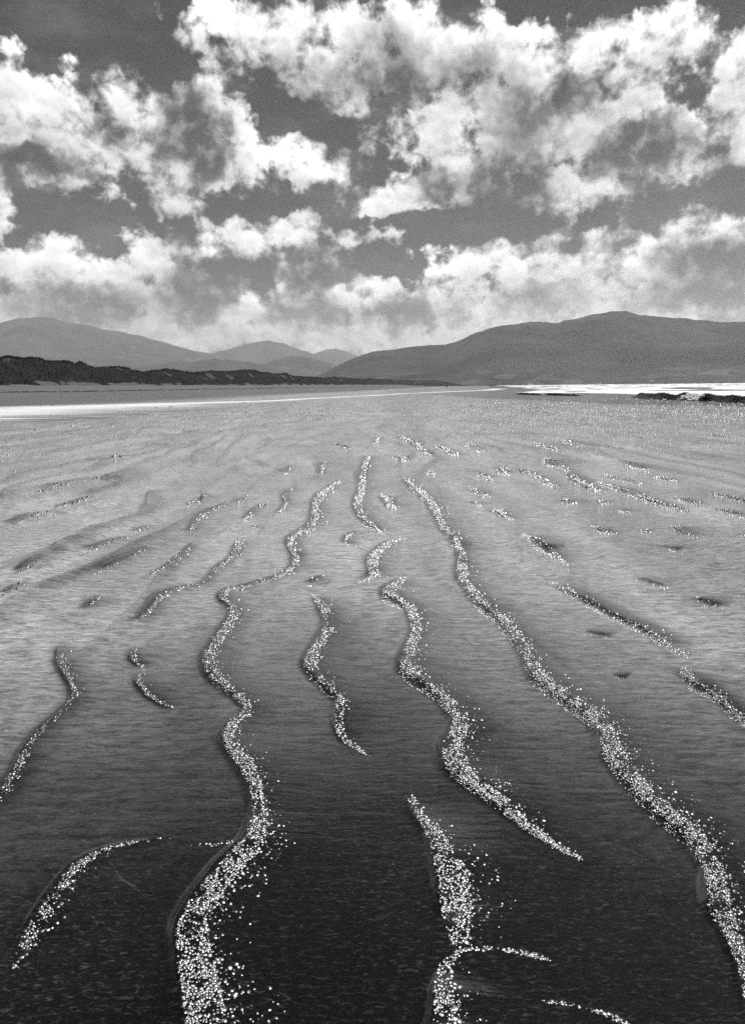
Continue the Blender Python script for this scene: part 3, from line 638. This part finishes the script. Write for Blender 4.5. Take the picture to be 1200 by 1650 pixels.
# ------------------------------------------------------------------ people far down the beach
def person(label, px, dist, height, mats, stride, seed):
    x, y = ground_at([px], [700]); a = math.atan2(x[0], y[0]); X, Y = dist*math.sin(a), dist*math.cos(a)
    Z = float(beach_z(np.array([X]), np.array([Y]), False)[0])
    e = bpy.data.objects.new('person', None); col.objects.link(e); e.location = (X, Y, Z); e.rotation_euler = (0, 0, seed); s = height/1.75; e.scale = (s, s, s)
    tag(e, label, 'person', 'people far along the beach')
    st = stride
    J = {'pel': (0, 0, .95, .15), 'che': (0, 0, 1.30, .17), 'nek': (0, 0, 1.50, .065), 'hed': (0, .01, 1.62, .10), 'top': (0, .01, 1.72, .07)}
    for sgn, nm in ((-1, 'l'), (1, 'r')):
        f = st*sgn
        J.update({nm+'hip': (.09*sgn, 0, .88, .10), nm+'kne': (.10*sgn, .5*f+.03, .50, .065), nm+'ank': (.10*sgn, f, .09, .045), nm+'toe': (.11*sgn, f+.17, .035, .035),
                  nm+'sho': (.19*sgn, 0, 1.42, .07), nm+'elb': (.25*sgn, -.5*f-.03, 1.13, .048), nm+'wri': (.25*sgn, -f*.8+.04, .89, .035), nm+'han': (.25*sgn, -f*.85+.06, .80, .04)})
    E = [('pel', 'che'), ('che', 'nek'), ('nek', 'hed'), ('hed', 'top')]
    for nm in 'lr': E += [('pel', nm+'hip'), (nm+'hip', nm+'kne'), (nm+'kne', nm+'ank'), (nm+'ank', nm+'toe'), ('che', nm+'sho'), (nm+'sho', nm+'elb'), (nm+'elb', nm+'wri'), (nm+'wri', nm+'han')]
    ks = list(J); me = bpy.data.meshes.new('body'); me.from_pydata([J[k][:3] for k in ks], [(ks.index(a_), ks.index(b_)) for a_, b_ in E], [])
    o = bpy.data.objects.new('body', me); col.objects.link(o); o.parent = e
    sk = o.modifiers.new('skin', 'SKIN'); sd_ = me.skin_vertices[0].data
    for i, k in enumerate(ks): sd_[i].radius = (J[k][3], J[k][3]*.85); sd_[i].use_root = (k == 'pel')
    o.modifiers.new('sub', 'SUBSURF').levels = 1; me.materials.append(mats[0])
    # coat and hair
    V = []; seg = 12
    for (zz, rx, ry) in ((.72, .23, .17), (.95, .21, .16), (1.15, .20, .15), (1.38, .23, .15), (1.50, .10, .09)):
        V += [(rx*math.cos(2*math.pi*j/seg), ry*math.sin(2*math.pi*j/seg), zz) for j in range(seg)]
    mesh_obj('coat', V, grid_faces(5, seg, True), mats[1], e)
    D_, F_ = dome_mesh(8, 4); mesh_obj('hair', D_*np.array([.105, .115, .11])+np.array([0, -.01, 1.64]), F_, mats[1], e)
    return e
dk = plain('dark_clothing', .02, .9, .2); dk2 = plain('coat_cloth', .015, .9, .2, .3, 20)
person('person in dark clothes walking along the wet sand far down the beach', 719, 372, 1.8, (dk, dk2), .22, .6)
person('tiny dark standing figure farthest away, past the end of the dunes', 789, 760, 1.75, (dk, dk2), .05, 2.2)

# ------------------------------------------------------------------ cottages across the bay
wall_m = plain('whitewash', .85, .8, .3, .08, .6); roof_m = plain('slate', .08, .7, .3, .4, 1.5); dark_m = plain('window_dark', .02, .2, .5)
def cottage(px, py, L, label):
    a, e_ = az_el([px], [py]); a_s, rows, Z, D, depth = HILLH['long_hill']
    j = int(np.argmin(np.abs(a_s-a[0]))); zc = Z[:, j]; r = D+rows*depth
    elv = np.degrees(np.arctan2(zc-EYE, r)); ok = np.where(rows < 0)[0]
    rr_ = float(np.interp(e_[0], elv[ok], r[ok])); zz = float(np.interp(rr_, r, zc))
    e = bpy.data.objects.new('cottage', None); col.objects.link(e); e.location = (rr_*math.sin(R(a[0])), rr_*math.cos(R(a[0])), zz-.5); e.rotation_euler = (0, 0, -R(a[0])+rng.uniform(-.3, .3))
    tag(e, label, 'cottage', 'white cottages at the foot of the long hill')
    w, h = L*.42, L*.32
    def box(nm, x0, x1, y0, y1, z0, z1, m): 
        v = [(x, y, z) for z in (z0, z1) for (x, y) in ((x0, y0), (x1, y0), (x1, y1), (x0, y1))]
        return mesh_obj(nm, v, [(0, 3, 2, 1), (4, 5, 6, 7), (0, 1, 5, 4), (1, 2, 6, 5), (2, 3, 7, 6), (3, 0, 4, 7)], m, e, smooth=False)
    box('wall', -L/2, L/2, -w/2, w/2, -1.5, h, wall_m)
    rh = w*.42; o_ = .3
    mesh_obj('roof', [(-L/2-o_, -w/2-o_, h+.02), (L/2+o_, -w/2-o_, h+.02), (L/2+o_, w/2+o_, h+.02), (-L/2-o_, w/2+o_, h+.02), (-L/2-o_, 0, h+rh), (L/2+o_, 0, h+rh)],
             [(0, 1, 5, 4), (2, 3, 4, 5), (3, 2, 1, 0)], roof_m, e, smooth=False)
    for s in (-1, 1): mesh_obj('gable', [(s*L/2, -w/2, h), (s*L/2, w/2, h), (s*L/2, 0, h+rh*.95)], [(0, 1, 2)], wall_m, e, smooth=False)
    box('door', -.5, .5, -w/2-.06, -w/2+.05, 0, 2.1, dark_m)
    for k in (-.3, .3): box('window', k*L-.6, k*L+.6, -w/2-.05, -w/2+.05, 1., 2.2, dark_m)
    box('chimney', L*.36, L*.44, -.4, .4, h+rh*.6, h+rh+1.2, wall_m)
    return e
for px_, py_, L_, lb in ((1094, 607, 12, 'white cottage, left one of the close pair highest above the surf'), (1100, 607.3, 11, 'white cottage, right one of the close pair highest above the surf'),
        (1168, 607.2, 14, 'long white cottage nearest the right edge of the picture'), (1176, 607, 10, 'small white cottage just right of the long white one'), (1127, 606, 10, 'lone white cottage between the close pair and the long one'),
        (1049, 616, 13, 'white cottage close to the water below the pale fields'), (1106, 612.4, 10, 'white cottage below the close pair, nearer the water'), (1088, 613.5, 9, 'small white cottage by the water left below the close pair'),
        (855, 620.5, 11, 'white cottage by itself at the left foot of the long hill'), (963, 621, 14, 'white cottage at the water line below the hill summit')):
    cottage(px_, py_, L_, lb)

# ------------------------------------------------------------------ sea air
def haze():
    x0, x1, y0, y1, z0, z1 = -13500, 13500, -4000, 14500, -6.5, 960
    v = [(x, y, z) for z in (z0, z1) for (x, y) in ((x0, y0), (x1, y0), (x1, y1), (x0, y1))]
    m = bpy.data.materials.new('sea_air'); m.use_nodes = True; m.node_tree.nodes.clear(); N = NT(m.node_tree)
    out = N.new('ShaderNodeOutputMaterial'); pv = N.new('ShaderNodeVolumePrincipled'); pv.inputs['Color'].default_value = (.99, .99, .99, 1); pv.inputs['Density'].default_value = HAZE; pv.inputs['Anisotropy'].default_value = .15
    N.l.new(pv.outputs[0], out.inputs['Volume'])
    o = mesh_obj('haze', v, [(0, 3, 2, 1), (4, 5, 6, 7), (0, 1, 5, 4), (1, 2, 6, 5), (2, 3, 7, 6), (3, 0, 4, 7)], m, smooth=False)
    return tag(o, 'pale sea haze over the bay and hills', 'haze', kind='stuff')
HAZE = 6.6e-5
haze()
